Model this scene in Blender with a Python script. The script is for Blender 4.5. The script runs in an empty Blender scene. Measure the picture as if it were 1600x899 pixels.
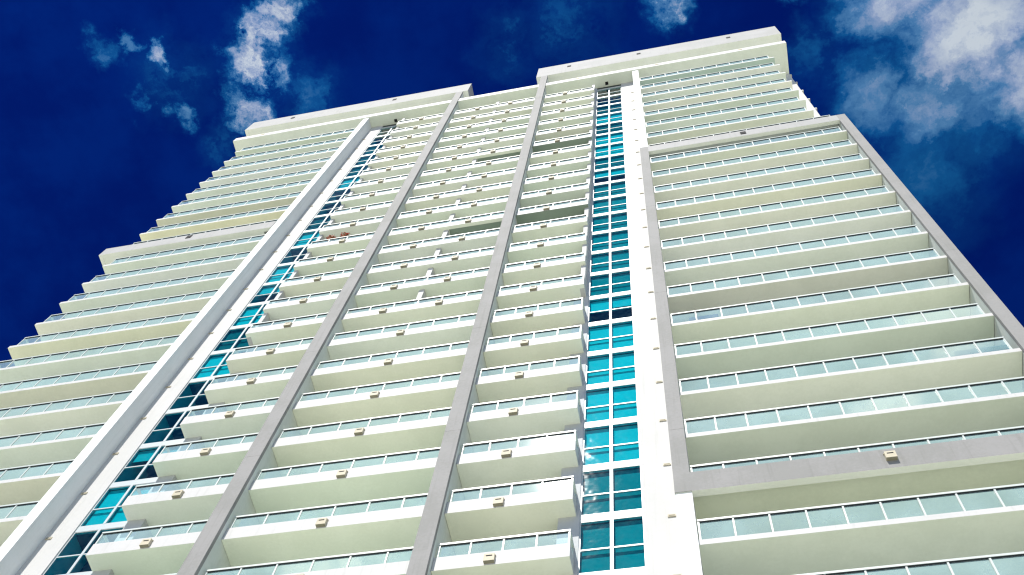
import bpy, math, random
from mathutils import Matrix, Vector
random.seed(11)
scene = bpy.context.scene
EYE = 1.6                                  # camera height over the ground

# ------------------------------------------------------------------ camera
cam_d = bpy.data.cameras.new('camera')
cam = bpy.data.objects.new('camera', cam_d)
scene.collection.objects.link(cam)
r_ = Vector((0.97757115, 0.19347617, 0.08319633))
u_ = Vector((0.14555494, -0.90617862, 0.39705675))
f_ = Vector((-0.15221175, 0.37604158, 0.91401549))
cam.matrix_world = Matrix(((r_.x, u_.x, -f_.x, 0), (r_.y, u_.y, -f_.y, 0),
                           (r_.z, u_.z, -f_.z, EYE), (0, 0, 0, 1)))
cam_d.sensor_width = 36
cam_d.lens = 36.93
cam_d.clip_start = 0.1
cam_d.clip_end = 6000
scene.camera = cam
scene.cycles.filter_width = 1.25

# ------------------------------------------------------------------ sun
SUN = Vector((-0.25, -1.0, 1.58)).normalized()
sl = bpy.data.lights.new('sun', 'SUN')
sl.energy = 4.4
sl.angle = math.radians(0.5)
sl.color = (1.0, 0.965, 0.9)
so = bpy.data.objects.new('sun', sl)
so.rotation_euler = SUN.to_track_quat('Z', 'Y').to_euler()
so.location = (0, -60, 120)
scene.collection.objects.link(so)

# ------------------------------------------------------------------ view
vs = scene.view_settings
vs.view_transform = 'Standard'
vs.look = 'None'
vs.gamma = 1
vs.use_curve_mapping = False
vs.exposure = 0.68

# ------------------------------------------------------------------ sky
class NT:
    """tiny node-tree helper"""
    def __init__(s, tree):
        s.t = tree
        s.n = tree.nodes
    def new(s, kind, **kw):
        nd = s.n.new(kind)
        for k, v in kw.items():
            setattr(nd, k, v)
        return nd
    def link(s, a, b):
        s.t.links.new(a, b)
    def put(s, sock, v):
        if isinstance(v, bpy.types.NodeSocket):
            s.link(v, sock)
        else:
            sock.default_value = v
    def math(s, op, a, b=0.0, c=None, clamp=False):
        nd = s.new('ShaderNodeMath', operation=op, use_clamp=clamp)
        s.put(nd.inputs[0], a)
        s.put(nd.inputs[1], b)
        if c is not None:
            s.put(nd.inputs[2], c)
        return nd.outputs[0]
    def mix(s, fac, a, b, blend='MIX'):
        nd = s.new('ShaderNodeMix', data_type='RGBA', blend_type=blend)
        s.put(nd.inputs[0], fac)
        s.put(nd.inputs[6], a)
        s.put(nd.inputs[7], b)
        return nd.outputs[2]
    def remap(s, v, a, b, c, d, smooth=True):
        nd = s.new('ShaderNodeMapRange')
        nd.interpolation_type = 'SMOOTHSTEP' if smooth else 'LINEAR'
        s.put(nd.inputs[0], v)
        for i, x in enumerate((a, b, c, d)):
            s.put(nd.inputs[i + 1], x)
        return nd.outputs[0]
    def noise(s, vec, scale, detail=4, rough=.5, dist=0.0, color=False):
        nd = s.new('ShaderNodeTexNoise')
        if vec is not None:
            s.link(vec, nd.inputs['Vector'])
        nd.inputs['Scale'].default_value = scale
        nd.inputs['Detail'].default_value = detail
        nd.inputs['Roughness'].default_value = rough
        nd.inputs['Distortion'].default_value = dist
        return nd.outputs['Color' if color else 'Fac']

world = bpy.data.worlds.new('World')
scene.world = world
world.use_nodes = True
W = NT(world.node_tree)
W.n.clear()
sky = W.new('ShaderNodeTexSky')
sky.sky_type = 'NISHITA'
sky.sun_disc = False
sky.sun_elevation = math.asin(SUN.z)
sky.sun_rotation = math.atan2(SUN.x, SUN.y)
sky.air_density = 1.0
sky.dust_density = 0.4
sky.ozone_density = 3.0
# deep polarised blue
blue = W.mix(1.0, sky.outputs[0], (0.003, 0.050, 0.315, 1), 'MULTIPLY')
# clouds live on a flat layer high above: coordinates = direction / height
tc = W.new('ShaderNodeTexCoord')
sep = W.new('ShaderNodeSeparateXYZ')
W.link(tc.outputs['Generated'], sep.inputs[0])
hz = W.math('MAXIMUM', sep.outputs[2], 0.03)
cu = W.math('DIVIDE', sep.outputs[0], hz)
cv = W.math('DIVIDE', sep.outputs[1], hz)
cmb = W.new('ShaderNodeCombineXYZ')
W.put(cmb.inputs[0], cu)
W.put(cmb.inputs[1], cv)
uv = cmb.outputs[0]
warp = W.noise(uv, 20, 6, .68, color=True)
wsub = W.new('ShaderNodeVectorMath', operation='SUBTRACT')
W.link(warp, wsub.inputs[0])
wsub.inputs[1].default_value = (.5, .5, .5)
wsc = W.new('ShaderNodeVectorMath', operation='SCALE')
W.link(wsub.outputs[0], wsc.inputs[0])
wsc.inputs['Scale'].default_value = 0.085
wadd = W.new('ShaderNodeVectorMath', operation='ADD')
W.link(uv, wadd.inputs[0])
W.link(wsc.outputs[0], wadd.inputs[1])
wuv = wadd.outputs[0]
# (u, v, radius, weight) of the cloud banks
banks = [(-.462, .108, .016, .95), (-.487, .096, .012, .45), (-.512, .099, .020, .42),
         (-.4537, .136, .050, .28), (-.4554, .172, .018, .50), (-.488, .157, .016, .46),
         (-.3283, .088, .030, .85), (-.356, .112, .034, .95), (-.3645, .145, .038, 1.08),
         (-.3864, .182, .030, .92), (-.326, .178, .036, .36), (-.424, .214, .03, .26),
         (.0357, .150, .028, .85), (.1376, .166, .018, .6), (.228, .180, .060, .88), (.300, .225, .085, 1.0),
         (.345, .280, .070, .85), (.2048, .272, .050, .62), (.262, .290, .060, .66), (.250, .345, .075, .40),
         (.262, .390, .06, .24), (-.0617, .1607, .05, .27), (-.125, .170, .036, .30), (.156, .221, .03, .38), (.31, .20, .12, .60), (.28, .29, .09, .50),
         (.27, -.51, .08, 1.3), (.20, -.61, .06, 1.2), (-.45, -.75, .12, 1.0), (.05, -.95, .15, 1.1), (.5, -.7, .15, 1.1)]
acc = None
for (a, b, rad, wgt) in banks:
    dn = W.new('ShaderNodeVectorMath', operation='DISTANCE')
    W.link(wuv, dn.inputs[0])
    dn.inputs[1].default_value = (a, b, 0)
    m = W.remap(dn.outputs[1], rad * 1.35, rad * .15, 0, wgt)
    acc = m if acc is None else W.math('MAXIMUM', acc, m)
# unseen open clouds added behind the camera for the glass to reflect
behind = W.remap(cv, -.02, -.25, 0, .50)
acc = W.math('MAXIMUM', acc, behind)
fine = W.noise(wuv, 26, 8, .62)
big = W.noise(wuv, 7, 3, .5)
nz = W.math('ADD', W.math('MULTIPLY', fine, .75), W.math('MULTIPLY', big, .35))
soft = W.remap(nz, .36, .64, .62, 1.02, False)          # the broad bank on the right
wisp = W.remap(nz, .38, .62, .12, 1.15, False)          # the torn wisps on the left
side = W.remap(cu, .06, .16, 0, 1)
dens = W.math('MULTIPLY', acc, W.math('ADD', W.math('MULTIPLY', soft, side), W.math('MULTIPLY', wisp, W.math('SUBTRACT', 1.0, side))))
blue = W.mix(1.0, blue, W.mix(W.remap(W.noise(uv, 9, 5, .6), .35, .65, 0, 1), (.80, .74, .86, 1), (1.1, 1.25, 1.08, 1)), 'MULTIPLY')
ramp = W.new('ShaderNodeValToRGB')
cr = ramp.color_ramp
cr.elements[0].position = 0.0
cr.elements[0].color = (0, 0, 0, 1)
cr.elements[1].position = 1.0
cr.elements[1].color = (.34, .375, .35, 1)
for pos, c in ((.18, (.0006, .010, .022)), (.36, (.003, .045, .085)), (.55, (.042, .115, .17)), (.75, (.17, .215, .255))):
    e = cr.elements.new(pos)
    e.color = (*c, 1)
W.link(dens, ramp.inputs[0])
# clouds on the sunny side of the sky are whiter
cloud = W.mix(W.remap(cv, -.02, -.25, 0, 1), ramp.outputs[0], W.mix(1.0, ramp.outputs[0], (1.15, 1.0, .90, 1), 'MULTIPLY'))
bg1 = W.new('ShaderNodeBackground')
W.link(blue, bg1.inputs[0])
bg1.inputs[1].default_value = 0.10
bg2 = W.new('ShaderNodeBackground')
W.link(cloud, bg2.inputs[0])
W.put(bg2.inputs[1], W.remap(cv, -.02, -.25, 1.0, 1.8))  # the unseen clouds behind are brightened to lift the glass reflections
addw = W.new('ShaderNodeAddShader')
W.link(bg1.outputs[0], addw.inputs[0])
W.link(bg2.outputs[0], addw.inputs[1])
outw = W.new('ShaderNodeOutputWorld')
W.link(addw.outputs[0], outw.inputs[0])

# ------------------------------------------------------------------ materials
def lin(h):
    o = []
    for i in (0, 2, 4):
        c = int(h[i:i + 2], 16) / 255
        o.append(c / 12.92 if c <= .04045 else ((c + .055) / 1.055) ** 2.4)
    return o

def paint(name, col, rough=.75, var=.06, tint=False, bump=.15, streak=.0, spec=.12):
    m = bpy.data.materials.new(name)
    m.use_nodes = True
    N = NT(m.node_tree)
    b = N.n['Principled BSDF']
    b.inputs['Roughness'].default_value = rough
    b.inputs['Specular IOR Level'].default_value = spec
    geo = N.new('ShaderNodeNewGeometry')
    pos = geo.outputs['Position']
    n1 = N.noise(pos, .55, 5, .6)
    n2 = N.noise(pos, 9, 3, .55)
    v = N.math('ADD', N.math('MULTIPLY', n1, .7), N.math('MULTIPLY', n2, .3))
    base = (*col, 1)
    if tint:
        oi = N.new('ShaderNodeObjectInfo')
        base = N.mix(1.0, base, oi.outputs['Color'], 'MULTIPLY')
    dark = N.mix(1.0, base, (1 - var * 2.4, 1 - var * 2.2, 1 - var * 2.6, 1), 'MULTIPLY')
    c = N.mix(N.remap(v, .38, .62, 0, 1), dark, base)
    if streak:
        mp = N.new('ShaderNodeMapping')
        N.link(pos, mp.inputs[0])
        mp.inputs['Scale'].default_value = (6, 6, .25)
        s = N.noise(mp.outputs[0], 1.0, 4, .6)
        c = N.mix(N.remap(s, .52, .72, 0, streak), c, N.mix(1.0, c, (.74, .74, .72, 1), 'MULTIPLY'))
    N.link(c, b.inputs['Base Color'])
    if bump:
        bp = N.new('ShaderNodeBump')
        bp.inputs['Strength'].default_value = bump
        bp.inputs['Distance'].default_value = .01
        N.link(N.noise(pos, 22, 4, .6), bp.inputs['Height'])
        N.link(bp.outputs[0], b.inputs['Normal'])
    return m

M = {}
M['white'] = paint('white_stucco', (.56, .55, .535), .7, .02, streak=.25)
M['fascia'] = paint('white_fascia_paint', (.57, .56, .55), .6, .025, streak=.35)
M['fin'] = paint('white_fin_paint', (.80, .81, .79), .7, .02, streak=.3)
M['reveal'] = paint('pale_side_paint', (.66, .69, .65), .8, .04, streak=.2)
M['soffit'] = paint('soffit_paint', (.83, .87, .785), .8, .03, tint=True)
M['grey'] = paint('grey_pier_paint', (.30, .292, .285), .75, .05, streak=.35)
M['crown'] = paint('pale_grey_paint', (.40, .392, .385), .75, .04, streak=.3)
M['metal'] = paint('white_railing_metal', (.55, .59, .56), .4, .01, bump=0, spec=.5)
M['frame'] = paint('white_window_frame', (.50, .54, .55), .4, .01, bump=0, spec=.5)
M['tan'] = paint('tan_lamp_housing', (.56, .50, .38), .6, .05, bump=0)
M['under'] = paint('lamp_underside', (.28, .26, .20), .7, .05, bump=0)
M['baywall'] = paint('bay_wall_paint', (.52, .53, .54), .75, .03, streak=.2)
M['dark'] = paint('dark_vent_slot', (.02, .02, .022), .8, .02, bump=0)
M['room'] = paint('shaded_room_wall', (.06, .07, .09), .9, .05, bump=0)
M['blind'] = paint('window_blind', (.78, .78, .76), .8, .03, tint=True, bump=0)
M['shade_dark'] = paint('painted_shade', (.02, .025, .03), .5, .02, bump=0)  # near-black colour standing for shade under rails and below the roof soffit
M['terracotta'] = paint('terracotta_pot', (.33, .12, .06), .8, .08)
M['leaf'] = paint('flower_leaf', (.05, .12, .03), .6, .1, bump=0)
M['petal'] = paint('red_petal', (.62, .06, .03), .6, .1, bump=0)
M['navy'] = paint('navy_cushion', (.015, .03, .14), .8, .05)
M['teal'] = paint('dark_teal_cushion', (.02, .10, .10), .8, .08)

def glass(name, tint, milk, milkcol, ior=1.5, wav=.0, graz=1.8):
    """thin architectural glass: tinted see-through + mirror + a little frosting"""
    m = bpy.data.materials.new(name)
    m.use_nodes = True
    N = NT(m.node_tree)
    N.n.remove(N.n['Principled BSDF'])
    out = [n for n in N.n if n.type == 'OUTPUT_MATERIAL'][0]
    geo = N.new('ShaderNodeNewGeometry')
    tr = N.new('ShaderNodeBsdfTransparent')
    tr.inputs[0].default_value = (*tint, 1)
    df = N.new('ShaderNodeBsdfDiffuse')
    df.inputs[0].default_value = (*milkcol, 1)
    gl = N.new('ShaderNodeBsdfGlossy')
    gl.inputs['Roughness'].default_value = .03
    gl.inputs[0].default_value = (1, 1, 1, 1)
    if wav:
        bp = N.new('ShaderNodeBump')
        bp.inputs['Strength'].default_value = wav
        bp.inputs['Distance'].default_value = .05
        N.link(N.noise(geo.outputs['Position'], 1.3, 2, .5), bp.inputs['Height'])
        N.link(bp.outputs[0], gl.inputs['Normal'])
    m1 = N.new('ShaderNodeMixShader')
    dirt = N.remap(N.noise(geo.outputs['Position'], .8, 5, .6), .3, .7, milk * .82, milk * 1.18)
    N.put(m1.inputs[0], dirt)
    N.link(tr.outputs[0], m1.inputs[1])
    N.link(df.outputs[0], m1.inputs[2])
    dt = N.new('ShaderNodeVectorMath', operation='DOT_PRODUCT')
    N.link(geo.outputs['Incoming'], dt.inputs[0])
    N.link(geo.outputs['True Normal'], dt.inputs[1])
    ca = N.math('ABSOLUTE', dt.outputs['Value'])
    r0 = ((ior - 1) / (ior + 1)) ** 2 * graz             # reflectance of the pane
    fres = N.math('ADD', N.math('MULTIPLY', N.math('POWER', N.math('SUBTRACT', 1.0, ca), 5.0), graz * .42), r0, clamp=True)
    m2 = N.new('ShaderNodeMixShader')
    N.link(fres, m2.inputs[0])
    N.link(m1.outputs[0], m2.inputs[1])
    N.link(gl.outputs[0], m2.inputs[2])
    N.link(m2.outputs[0], out.inputs[0])
    return m
M['railglass'] = glass('tinted_rail_glass', (.84, 1.0, .97), .33, (.58, .78, .77), 1.75)
M['pane'] = glass('teal_window_glass', (.06, .68, .76), .0, (0, .1, .1), 1.5, .3, 1.3)

def ground_mat():
    m = bpy.data.materials.new('pale_paving')
    m.use_nodes = True
    N = NT(m.node_tree)
    b = N.n['Principled BSDF']
    b.inputs['Roughness'].default_value = .9
    geo = N.new('ShaderNodeNewGeometry')
    br = N.new('ShaderNodeTexBrick')
    N.link(geo.outputs['Position'], br.inputs['Vector'])
    br.inputs['Scale'].default_value = .8
    br.inputs['Mortar Size'].default_value = .012
    br.inputs['Color1'].default_value = (.52, .51, .43, 1)
    br.inputs['Color2'].default_value = (.48, .47, .39, 1)
    br.inputs['Mortar'].default_value = (.22, .22, .19, 1)
    c = N.mix(N.remap(N.noise(geo.outputs['Position'], .12, 6, .6), .4, .65, 0, .35), br.outputs[0], (.30, .32, .24, 1))
    N.link(c, b.inputs['Base Color'])
    return m
M['ground'] = ground_mat()

# ------------------------------------------------------------------ mesh helper
class MB:
    def __init__(s):
        s.v, s.f, s.m = [], [], []
    def box(s, x0, x1, y0, y1, z0, z1, mi=0, bottom=None):
        b = len(s.v)
        for z in (z0, z1):
            s.v += [(x0, y0, z), (x1, y0, z), (x1, y1, z), (x0, y1, z)]
        fs = [(0, 3, 2, 1), (4, 5, 6, 7), (0, 1, 5, 4), (1, 2, 6, 5), (2, 3, 7, 6), (3, 0, 4, 7)]
        for i, f in enumerate(fs):
            s.f.append([b + q for q in f])
            s.m.append(bottom if (i == 0 and bottom is not None) else mi)
        return s
    def tri(s, a, b, c, mi=0):
        n = len(s.v)
        s.v += [a, b, c]
        s.f.append([n, n + 1, n + 2])
        s.m.append(mi)
    def mesh(s, name, mats):
        me = bpy.data.meshes.new(name)
        me.from_pydata(s.v, [], s.f)
        for k in mats:
            me.materials.append(M[k])
        me.polygons.foreach_set('material_index', s.m)
        me.update()
        return me
    def build(s, name, mats, parent=None, loc=(0, 0, 0), bevel=0.0):
        o = bpy.data.objects.new(name, s.mesh(name, mats))
        scene.collection.objects.link(o)
        o.location = loc
        if parent:
            o.parent = parent
        if bevel:
            md = o.modifiers.new('bevel', 'BEVEL')
            md.width = bevel
            md.segments = 2
            md.limit_method = 'ANGLE'
        return o

def inst(src, name, parent, loc):
    """a copy of a part (sharing its mesh) under its thing"""
    o = src.copy()
    o.name = name
    scene.collection.objects.link(o)
    o.parent = parent
    o.location = loc
    return o

def thing(name, label, cat, loc=(0, 0, 0), group=None):
    o = bpy.data.objects.new(name, None)
    scene.collection.objects.link(o)
    o.location = loc
    o['label'] = label
    o['category'] = cat
    if group:
        o['group'] = group
    return o

# ------------------------------------------------------------------ setting
g = MB()
g.box(-1500, 1500, -1500, 1500, -.5, 0)
go = g.build('ground', ['ground'])
go['kind'] = 'structure'
go['label'] = 'pale paved ground in front of the white tower'

# ------------------------------------------------------------------ tower geometry
H = 3.0
def K(k):                                   # underside of the wing slab of row k (0 = top row)
    return 88.79 + EYE - H * k
KMAX = 23
C = -13.03                                  # axis of symmetry
def mir(x):
    return 2 * C - x
YW, YC, YP, YFIN, YFR, YROOF = 19.62, 19.73, 19.365, 19.51, 19.47, 19.43
YWALL, YG, YB = 20.42, 20.50, 22.1          # white wall, glazing, body wall
ROOF = 92.8 + EYE
tower = thing('apartment_tower', 'tall white balconied apartment tower with teal window strips and grey piers, seen from below',
              'building', (C, 22.1, 0))
OFF = Vector((-C, -22.1, 0))                # parts are modelled in world coordinates, shifted to the thing
def part(mb, name, mats, bevel=0.0, label=None, parent=None):
    o = mb.build(name, mats, parent or tower, OFF if parent is None else (0, 0, 0), bevel)
    if label:
        o['label'] = label
    return o

# body of the building: full-height wall block with two glazed recesses
w = MB()
XL, XR = mir(12.3), 12.3
GL0, GL1 = -4.22, -2.09                     # right glass strip; the left one mirrors it
w.box(XL, XR, YB, 42, 0, ROOF + .3)
part(w, 'body_wall', ['white'])
for s in (0, 1):
    w = MB()
    f = (lambda x: x) if s == 0 else mir
    a, b = sorted((f(GL1), f(-.90)))        # plain white wall beside the glass
    w.box(a, b, YWALL, YB - .004, 0, ROOF + .1)
    a, b = sorted((f(-4.95), f(GL0)))
    part(w, 'side_wall', ['white'], .01)
    w = MB()
    w.box(a, b, YWALL + .01, YB - .004, 0, ROOF + .1)
    part(w, 'bay_wall', ['baywall'], .01)
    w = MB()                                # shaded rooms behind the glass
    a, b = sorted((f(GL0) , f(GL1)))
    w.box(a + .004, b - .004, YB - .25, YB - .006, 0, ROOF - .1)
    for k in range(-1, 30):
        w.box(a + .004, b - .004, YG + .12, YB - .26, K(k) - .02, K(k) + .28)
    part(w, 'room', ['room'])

# balcony-floor tints (owners paint their ceilings differently)
tints = [(1, 1, 1), (.97, .98, 1.0), (1.02, 1.0, .95), (.94, .98, .95), (.99, .97, .92), (1.02, 1.02, .98), (.95, .99, .95), (.91, .95, .92)]
def tint_of(rnd):
    t = rnd.choice(tints)
    return (*t, 1)

# ---- piers, fins, frame
def seg_column(x0, x1, y0, y1, z0, z1, core=.012, step=6.0, face=.16):
    mb = MB()
    mb.box(x0 + core, x1 - core, y0 + core, y1, z0, z1 - .004, 1)
    z = z1
    while z > z0 + .05:
        zn = max(z0, z - step)
        mb.box(x0, x1, y0, y0 + face, zn + .012, z)
        z = zn
    return mb
P2L, P2R = -9.32, -8.70
P1L, P1R = mir(P2R) - .01, mir(P2L)
P1L, P1R = -17.38, -16.72
for a, b in ((P1L, P1R), (P2L, P2R)):
    mb = seg_column(a, b, YP, 21.9, 0, 96.9 + EYE, step=9.0)
    part(mb, 'pier', ['grey', 'reveal'])
FL, FR_ = -.965, -.432
mb = seg_column(FL, FR_, YFIN, YB - .01, 0, ROOF - .006, step=15)
part(mb, 'fin_wall', ['fin', 'fin'], label='white fin wall right of the right window strip')
mb = seg_column(mir(FR_) , mir(FL) + .0, YFIN, YB - .01, 0, ROOF - .006, step=15)
part(mb, 'fin_wall', ['fin', 'fin'], label='white fin wall left of the left window strip')

# grey picture frame round the lower right wing
FT, FTB = 68.17 + EYE, 66.98 + EYE          # top band
FB0, FB1 = 28.36 + EYE, 29.42 + EYE         # bottom band
colR0, colR1 = 11.74, 12.28
mb = seg_column(FL - .012, FR_ + .0, YFR, YFIN + .004, FB0, FT, step=12)
part(mb, 'frame_column', ['grey', 'reveal'])
mb = seg_column(colR0, colR1, YFR, YB - .02, 0.0, FT, step=12)
part(mb, 'frame_column', ['grey', 'reveal'])
def vent(parent, x, y, z, wd=.36, hh=.50, mat='dark', name='vent'):
    v = MB()
    v.box(x - wd / 2, x + wd / 2, y - .03, y + .05, z - hh / 2, z + hh / 2)
    return v.build(name, [mat], parent)
mb = MB()
mb.box(FR_, colR0, YFR + .003, YFR + .25, FTB, FT - .004, 0, bottom=1)
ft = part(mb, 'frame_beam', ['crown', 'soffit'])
vent(ft, 5.75, YFR, 67.62 + EYE)
mb = MB()
mb.box(FR_, colR0, YFR + .003, YFR + .25, FB0, FB1, 0, bottom=1)
fb = part(mb, 'frame_beam', ['grey', 'soffit'])
def lamp(parent, x, y, z, name='lamp', wd=.34, mat='tan'):
    """downlight box: housing with a slot and a dark mouth underneath"""
    v = MB()
    v.box(x - wd / 2, x + wd / 2, y - .13, y + .01, z, z + .34, 0, bottom=2)
    v.box(x - wd / 2 + .07, x + wd / 2 - .07, y - .138, y - .12, z + .21, z + .25, 1)
    v.box(x - wd / 2 - .02, x + wd / 2 + .02, y - .05, y + .01, z + .34, z + .36, 0)
    return v
lamp(fb, 5.81, YFR, 28.75 + EYE).build('lamp', ['tan', 'dark', 'under'], fb)
# left wing frame: beam with a return at the free end
mb = MB()
LB0, LB1 = 63.93 + EYE, 65.15 + EYE
mb.box(-38.1, mir(FR_) - .004, YFR + .003, YFR + .25, LB0, LB1, 0, bottom=1)
mb.box(-38.1, -37.85, YFR + .25, 21.0, LB0, LB1, 0, bottom=1)
mb.box(-37.85, mir(FR_) - .6, YFR + .25, 21.0, LB0 + .01, K(8) - .01, 1)
fl = part(mb, 'frame_beam', ['crown', 'soffit'])
vent(fl, -31.8, YFR, 64.75 + EYE)

# ---- roof slab, crowns
mb = MB()
mb.box(XL - .02, 12.36, YROOF, 24.5, ROOF, ROOF + .95, 0, bottom=1)
roof = part(mb, 'roof_slab', ['fascia', 'soffit'], .015)
roof.color = (.97, .99, .97, 1)
for x in (-35.6, -21.1, -12.97, -5.8, 1.24, 8.5):
    vent(roof, x, YROOF, ROOF + .55, .36, .30, 'tan')
for x in (-3.32, mir(-3.32)):
    v = MB()
    v.box(x - .13, x + .13, 20.05, 20.32, ROOF - .05, ROOF + .02)
    v.build('soffit_vent', ['dark'], roof)
def crown(x0, x1, z0, z1, holes):
    mb = MB()
    mb.box(x0, x1, YP - .002, YP + .3, z0, z1, 0, bottom=1)                 # fascia
    mb.box(x0, x0 + .3, YP + .3, 27, z0, z1, 0, bottom=1)
    mb.box(x1 - .3, x1, YP + .3, 27, z0, z1, 0, bottom=1)
    mb.box(x0 + .3, x1 - .3, YP + .3, 27, z0 + .02, z0 + .3, 1)   # soffit
    mb.box(x0 + 1.2, x1 - 1.2, 22.3, 26.5, ROOF + .9, z0 + .26, 1)
    o = part(mb, 'crown', ['crown', 'soffit'])
    for x in holes:
        vent(o, x, YP, z0 + (z1 - z0) * .62, .36, .52)
    return o
crown(-38.4, -16.25, 96.42 + EYE, 99.35 + EYE, (-34.0, -23.7))
crown(-9.77, 12.5, 96.75 + EYE, 100.6 + EYE, (-6.76, -.2, 8.08))
# set-back plant room joining the two crowns
mb = MB()
mb.box(-30, 4, 30, 40, ROOF + .3, ROOF + 4)
part(mb, 'roof_room', ['white'])
# side ledges of the body on the right
mb = MB()
for k in range(-1, 7):
    mb.box(XR, XR + .16, YB + .0, YB + 3, K(k) + .3, K(k) + .55)
part(mb, 'side_ledge', ['white'])

# ---- wing balconies
def wing_slab(x0, x1):
    mb = MB()
    mb.box(x0, x1, YW, YB - .006, 0, .24, 0, bottom=1)
    return mb
def rail_wing(x0, x1, n, endl, endr, top=1.25, deep=1.6, y=YW + .05, lift=.24):
    """metal of a glass railing: top rail, posts, returns at free ends"""
    mb = MB()
    mb.box(x0, x1, y - .045, y + .055, top - .085, top)
    for i in range(n + 1):
        x = x0 + (x1 - x0) * i / n
        x = min(max(x, x0 + .035), x1 - .035)
        mb.box(x - .028, x + .028, y - .03, y + .02, lift - .01, top - .09 + .003)
    mb.box(x0, x1, y - .015, y + .012, lift - .01, lift + .035)
    mb.box(x0 + .01, x1 - .01, y - .038, y + .04, top - .106, top - .087, 1)  # dark strip painted in for the shaded gap under the top rail
    for e, x in ((endl, x0), (endr, x1)):
        if e:
            xa, xb = (x, x + .09) if x == x0 else (x - .09, x)
            mb.box(xa, xb, y + .06, y + deep, top - .085, top)
            for j in (1,):
                mb.box(xa + .01, xb - .01, y + deep * j * .95, y + deep * j * .95 + .06, lift - .01, top - .09)
    return mb
def glass_wing(x0, x1, n, endl, endr, top=1.25, deep=1.6, y=YW + .05, lift=.24):
    mb = MB()
    for i in range(n):
        a = x0 + (x1 - x0) * i / n + .036
        b = x0 + (x1 - x0) * (i + 1) / n - .036
        yy = y + .0
        mb.v += [(a, yy, lift + .036), (b, yy, lift + .036), (b, yy, top - .115), (a, yy, top - .115)]
        q = len(mb.v)
        mb.f.append([q - 4, q - 3, q - 2, q - 1])
        mb.m.append(0)
    for e, x in ((endl, x0 + .045), (endr, x1 - .045)):
        if e:
            mb.v += [(x, y + .07, lift + .036), (x, y + deep * .95, lift + .036), (x, y + deep * .95, top - .115), (x, y + .07, top - .115)]
            q = len(mb.v)
            mb.f.append([q - 4, q - 3, q - 2, q - 1])
            mb.m.append(0)
    return mb
rnd = random.Random(5)
RIN = FR_ + .002
protos = {}
def wing(kind, k, x0, x1, n, rx0, rx1, el, er, low=False):
    key = kind
    if key not in protos:
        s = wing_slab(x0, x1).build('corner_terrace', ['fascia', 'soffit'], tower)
        rr = rail_wing(rx0, rx1, n, el, er).build('railing', ['metal', 'shade_dark'], s)
        gg = glass_wing(rx0, rx1, n, el, er).build('glass_panels', ['railglass'], s)
        protos[key] = (s, rr, gg)
    else:
        ps, pr, pg = protos[key]
        s = inst(ps, 'corner_terrace', tower, (0, 0, 0))
        inst(pr, 'railing', s, (0, 0, 0))
        inst(pg, 'glass_panels', s, (0, 0, 0))
    s.location = OFF + Vector((0, 0, K(k)))
    s.color = tint_of(rnd)
    return s
dark_rows_r = {0: (.62, .74, .72, 1), 4: (.82, .87, .80, 1), 6: (.90, .90, .82, 1), 8: (.92, .93, .84, 1), 11: (1.04, 1.01, .90, 1), 14: (.93, .95, .92, 1),  # top row: shadow put into the soffit tint
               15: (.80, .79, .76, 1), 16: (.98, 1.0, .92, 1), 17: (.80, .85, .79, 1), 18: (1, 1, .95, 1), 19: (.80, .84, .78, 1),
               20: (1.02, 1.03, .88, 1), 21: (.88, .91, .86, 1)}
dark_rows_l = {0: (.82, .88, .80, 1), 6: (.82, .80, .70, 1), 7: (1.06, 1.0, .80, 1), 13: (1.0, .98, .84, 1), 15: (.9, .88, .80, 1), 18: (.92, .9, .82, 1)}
for k in range(0, KMAX + 1):
    if k <= 6:
        s = wing('ur', k, RIN, 10.77, 10, RIN + .03, 10.77 - .38, False, True)
    else:
        s = wing('lr', k, RIN, 11.73, 11, RIN + .03, 11.73 - .22, False, False)
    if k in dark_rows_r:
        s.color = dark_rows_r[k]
    x1 = mir(FR_) - .002
    s = wing('l', k, -36.85, x1, 10, -36.85 + .38, x1 - .03, True, False)
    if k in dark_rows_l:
        s.color = dark_rows_l[k]

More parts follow.
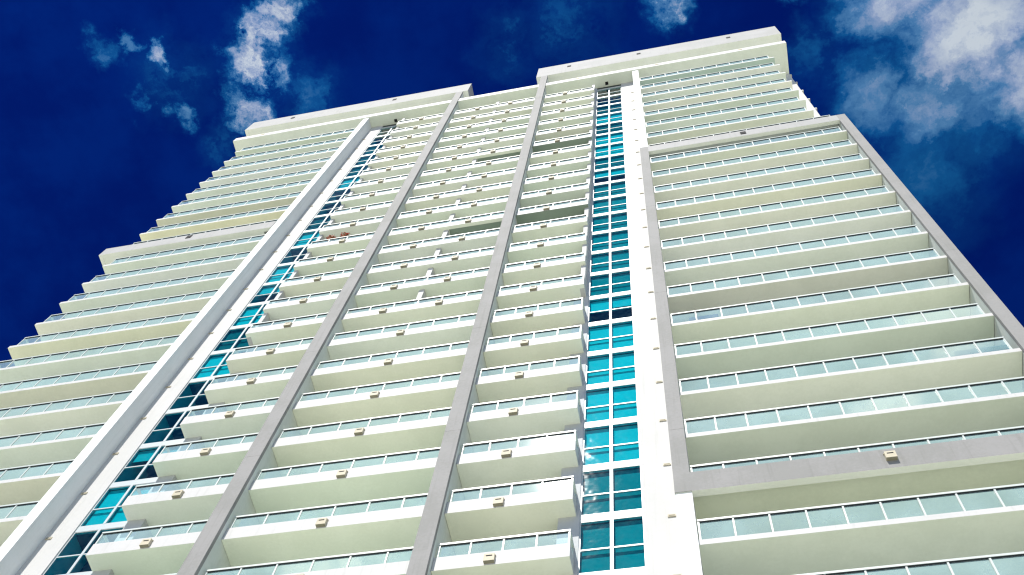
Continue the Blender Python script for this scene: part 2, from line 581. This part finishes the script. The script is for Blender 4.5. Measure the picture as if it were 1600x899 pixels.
# ---- bay balconies
DB = .28
def bay_slab(x0, x1, el, er):
    mb = MB()
    mb.box(x0, x1, YC, YC + .2, 0, .65, 0, bottom=1)             # upstand beam
    mb.box(x0 + .001, x1 - .001, YC + .2, YB - .008, .0, .22, 1)
    if el:
        mb.box(x0, x0 + .16, YC + .2, 20.4, .22, .65, 0)
        mb.box(x0 - .002, x0 + .002, YC + .2, 20.4, .002, .22, 0)
    if er:
        mb.box(x1 - .16, x1, YC + .2, 20.4, .22, .65, 0)
        mb.box(x1 - .002, x1 + .002, YC + .2, 20.4, .002, .22, 0)
    return mb
BL0, BL1 = -21.88, P1L + .3
BM0, BM1 = P1R + .002, P2L + .3
BR0, BR1 = P2R + .002, -4.335
def bay(key, k, x0, x1, n, rx0, rx1, el, er, lamps, walls):
    upper = k <= 14
    kk = (key, upper)
    top = 1.22 if upper else 1.37
    if kk not in protos:
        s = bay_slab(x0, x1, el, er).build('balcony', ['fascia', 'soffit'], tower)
        kids = [rail_wing(rx0, rx1, n, el, er, top, .62, YC + .05, .65).build('railing', ['metal', 'shade_dark'], s),
                glass_wing(rx0, rx1, n, el, er, top, .62, YC + .05, .65).build('glass_panels', ['railglass'], s)]
        for x in lamps:
            kids.append(lamp(s, x, YC, .06).build('lamp', ['tan', 'dark', 'under'], s))
        for (a, b, nm) in walls:
            wv = MB()
            wv.box(a, b, 19.95, YB - .012, .222 if nm == 'partition' else -.001, 2.998)
            kids.append(wv.build(nm, ['white'], s))
        protos[kk] = [s] + kids
    else:
        pr = protos[kk]
        s = inst(pr[0], 'balcony', tower, (0, 0, 0))
        for c in pr[1:]:
            inst(c, c.name.split('.')[0], s, (0, 0, 0))
    s.location = OFF + Vector((0, 0, K(k) + DB))
    s.color = tint_of(rnd)
    return s
for k in range(0, KMAX + 1):
    up = k <= 14
    s1 = bay('bl', k, BL0, BL1, 4, BL0 + .01, P1L + .28, True, False, (-19.63,), [(BL0 + .004, BL0 + .24, 'end_wall')] if up else [])
    s2 = bay('bm', k, BM0, BM1, 6, BM0 + .06, BM1 - .05, False, False, (-14.57, -11.65) if up else (-13.09,),
             [(-13.18, -12.9, 'partition')] if up else [])
    s3 = bay('br', k, BR0, BR1, 4, BR0 + .06, BR1 - .01, False, True, (-6.85,), [(BR1 - .24, BR1 - .004, 'end_wall')] if up else [])
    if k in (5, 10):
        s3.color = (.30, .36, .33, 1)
        s3['label'] = 'balcony with a dark ceiling'
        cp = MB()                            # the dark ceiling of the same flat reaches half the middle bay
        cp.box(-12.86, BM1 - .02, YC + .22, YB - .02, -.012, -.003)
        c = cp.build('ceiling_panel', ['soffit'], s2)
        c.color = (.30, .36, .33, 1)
        c['label'] = 'dark ceiling half'

# ---- window strips
cy, dk = (1.0, 1.0, 1.0), None
# row -> (how far the blind is down, how pale it is)
right_blinds = {2: (.8, .9), 4: (.9, .9), 5: (1, .85), 6: (1, .24), 7: (.45, .85), 8: (1, .36), 9: (1, .42), 10: (1, .36), 11: (1, .42),
                12: (1, .40), 13: (1, .36), 14: (.40, .9), 15: (1, .95), 16: (1, .95), 17: (1, .95), 18: (1, .9), 19: (1, .38), 20: (1, .42),
                21: (1, .4), 3: (1, .14), 1: (1, .10)}
left_blinds = {1: (1, .12), 2: (1, .12), 3: (1, .12), 4: (1, .8), 7: (1, .10), 8: (1, .85), 10: (1, .9), 11: (.42, .8), 12: (.95, .9), 13: (1, .18),
               14: (1, .9), 17: (.36, .7), 18: (1, .9), 21: (.6, .9)}
def window(key, k, x0, x1):
    kk = ('w', key)
    if kk not in protos:
        mb = MB()
        xm = (x0 + x1) / 2
        mb.box(x0 - .004, x1 + .004, YG - .028, YG + .10, -.01, .335, 0)      # spandrel ledge at the head
        t = .05
        z0, z1 = -2.65, -.015
        mb.box(x0, x0 + t, YG - .02, YG + .05, z0, z1)
        mb.box(x1 - t, x1, YG - .02, YG + .05, z0, z1)
        mb.box(xm - .055, xm + .055, YG - .03, YG + .05, z0, z1)
        for (a, b) in ((x0 + t, xm - .055), (xm + .055, x1 - t)):
            mb.box(a, b, YG - .018, YG + .05, -1.54, -1.475)
            mb.box(a, b, YG - .018, YG + .05, -.04, z1 - .002)
            mb.box(a, b, YG - .018, YG + .05, z0 + .002, z0 + .03)
        s = mb.build('window', ['frame'], tower)
        kids = []
        for (a, b) in ((x0 + t, xm - .055), (xm + .055, x1 - t)):
            for (c, d) in ((-1.475, -.04), (z0 + .03, -1.54)):
                pm = MB()
                pm.v += [(a, YG, c), (b, YG, c), (b, YG, d), (a, YG, d)]
                pm.f.append([0, 1, 2, 3])
                pm.m.append(0)
                kids.append(pm.build('pane', ['pane'], s))
        protos[kk] = [s] + kids
    else:
        pr = protos[kk]
        s = inst(pr[0], 'window', tower, (0, 0, 0))
        for c in pr[1:]:
            inst(c, 'pane', s, (0, 0, 0))
    s.location = OFF + Vector((0, 0, K(k)))
    table = right_blinds if key == 'r' else left_blinds
    hgt, pale = table.get(k, (0, 0))
    if hgt:
        for (a, b) in ((x0 + .03, (x0 + x1) / 2 - .02), ((x0 + x1) / 2 + .02, x1 - .03)):
            hh = min(1, max(.1, hgt + rnd.uniform(-.06, .06) * (hgt < .98)))
            bm = MB()
            bm.box(a, b, YG + .13, YG + .15, -.04 - 2.46 * hh, -.04)
            bo = bm.build('blind', ['blind'], s)
            bo.color = (pale, pale, pale, 1)
    return s
for k in range(-1, KMAX + 1):
    window('r', k, GL0, GL1)
    window('l', k, mir(GL1), mir(GL0))

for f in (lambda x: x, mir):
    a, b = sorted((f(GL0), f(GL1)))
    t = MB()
    t.box(a - .002, b + .002, YG - .01, YG + .1, K(-1) + .337, ROOF - .003)  # dark box painted as the shaded glass below the roof soffit
    part(t, 'shaded_glass_panel', ['shade_dark'])

# ---- small lamps on the white walls
wl = MB()
wl.box(-.13, .13, -.035, .01, -.07, .05, 0, bottom=0)
wl.box(-.10, .10, -.04, -.03, -.04, .01, 1)
src = None
for k in range(0, KMAX + 1):
    for x in (-1.19, mir(-1.19)):
        loc = OFF + Vector((x, YWALL, K(k) - .30))
        if src is None:
            src = wl.build('wall_lamp', ['tan', 'under'], tower, loc)
        else:
            inst(src, 'wall_lamp', tower, loc)

# ------------------------------------------------------------------ things standing on balconies
def flower_pot(x, y, z, seed, label):
    rd = random.Random(seed)
    t = thing('flower_pot', label, 'plant', (x, y, z), 'red flower pots on one balcony')
    mb = MB()
    n = 14
    prof = [(.11, 0), (.14, .26), (.165, .27), (.165, .32), (.14, .32), (.13, .27)]
    for (rr, zz) in prof:
        for i in range(n):
            a = 2 * math.pi * i / n
            mb.v.append((rr * math.cos(a), rr * math.sin(a), zz))
    for j in range(len(prof) - 1):
        for i in range(n):
            mb.f.append([j * n + i, j * n + (i + 1) % n, (j + 1) * n + (i + 1) % n, (j + 1) * n + i])
            mb.m.append(0)
    mb.build('pot', ['terracotta'], t)
    for nm, mat, cnt, sz in (('foliage', 'leaf', 110, .10), ('blossom', 'petal', 110, .12)):
        lb = MB()
        for i in range(cnt):
            rr = .30 * rd.random() ** .5
            a = rd.uniform(0, 6.283)
            c = Vector((rr * math.cos(a), rr * math.sin(a) * .7, .42 + rd.uniform(-.12, .30) + (.05 if nm == 'blossom' else 0)))
            d1 = Vector((rd.gauss(0, 1), rd.gauss(0, 1), rd.gauss(0, 1))).normalized() * sz
            d2 = Vector((rd.gauss(0, 1), rd.gauss(0, 1), rd.gauss(0, 1))).normalized() * sz * .7
            lb.tri(tuple(c - d1 * .5), tuple(c + d1 * .5), tuple(c + d2))
        lb.build(nm, [mat], t)
    return t
zf = K(10) + DB + .65
flower_pot(-20.75, YC + .13, zf + .0 - .02 + .42, 3, 'small red flowering pot at the outer corner of a left bay balcony rail')
flower_pot(-19.85, YC + .13, zf + .0 - .02 + .55, 9, 'fuller red flowering pot above the lamp on a left bay balcony rail')

def sofa(x, y, z, wd, mat, label, name, cat):
    t = thing(name, label, cat, (x, y, z))
    a = MB().box(-wd / 2, wd / 2, -.04, .10, .30, .62).build('backrest', [mat], t, bevel=.03)
    b = MB().box(-wd / 2, wd / 2, .10, .62, .28, .42).build('seat', [mat], t, bevel=.03)
    for sx in (-1, 1):
        for yy in (0, .54):
            MB().box(sx * (wd / 2 - .08) - .03, sx * (wd / 2 - .08) + .03, yy, yy + .06, 0, .28).build('leg', ['metal'], t)
    return t
sofa(1.0, YW + .16, K(16) + .24, 1.25, 'navy', 'navy blue outdoor bench seen through the glass rail of a right wing balcony', 'outdoor_bench', 'bench')
sofa(10.6, YW + .16, K(18) + .24, 1.9, 'teal', 'dark teal outdoor sofa behind the glass rail beside the grey right column', 'outdoor_sofa', 'sofa')
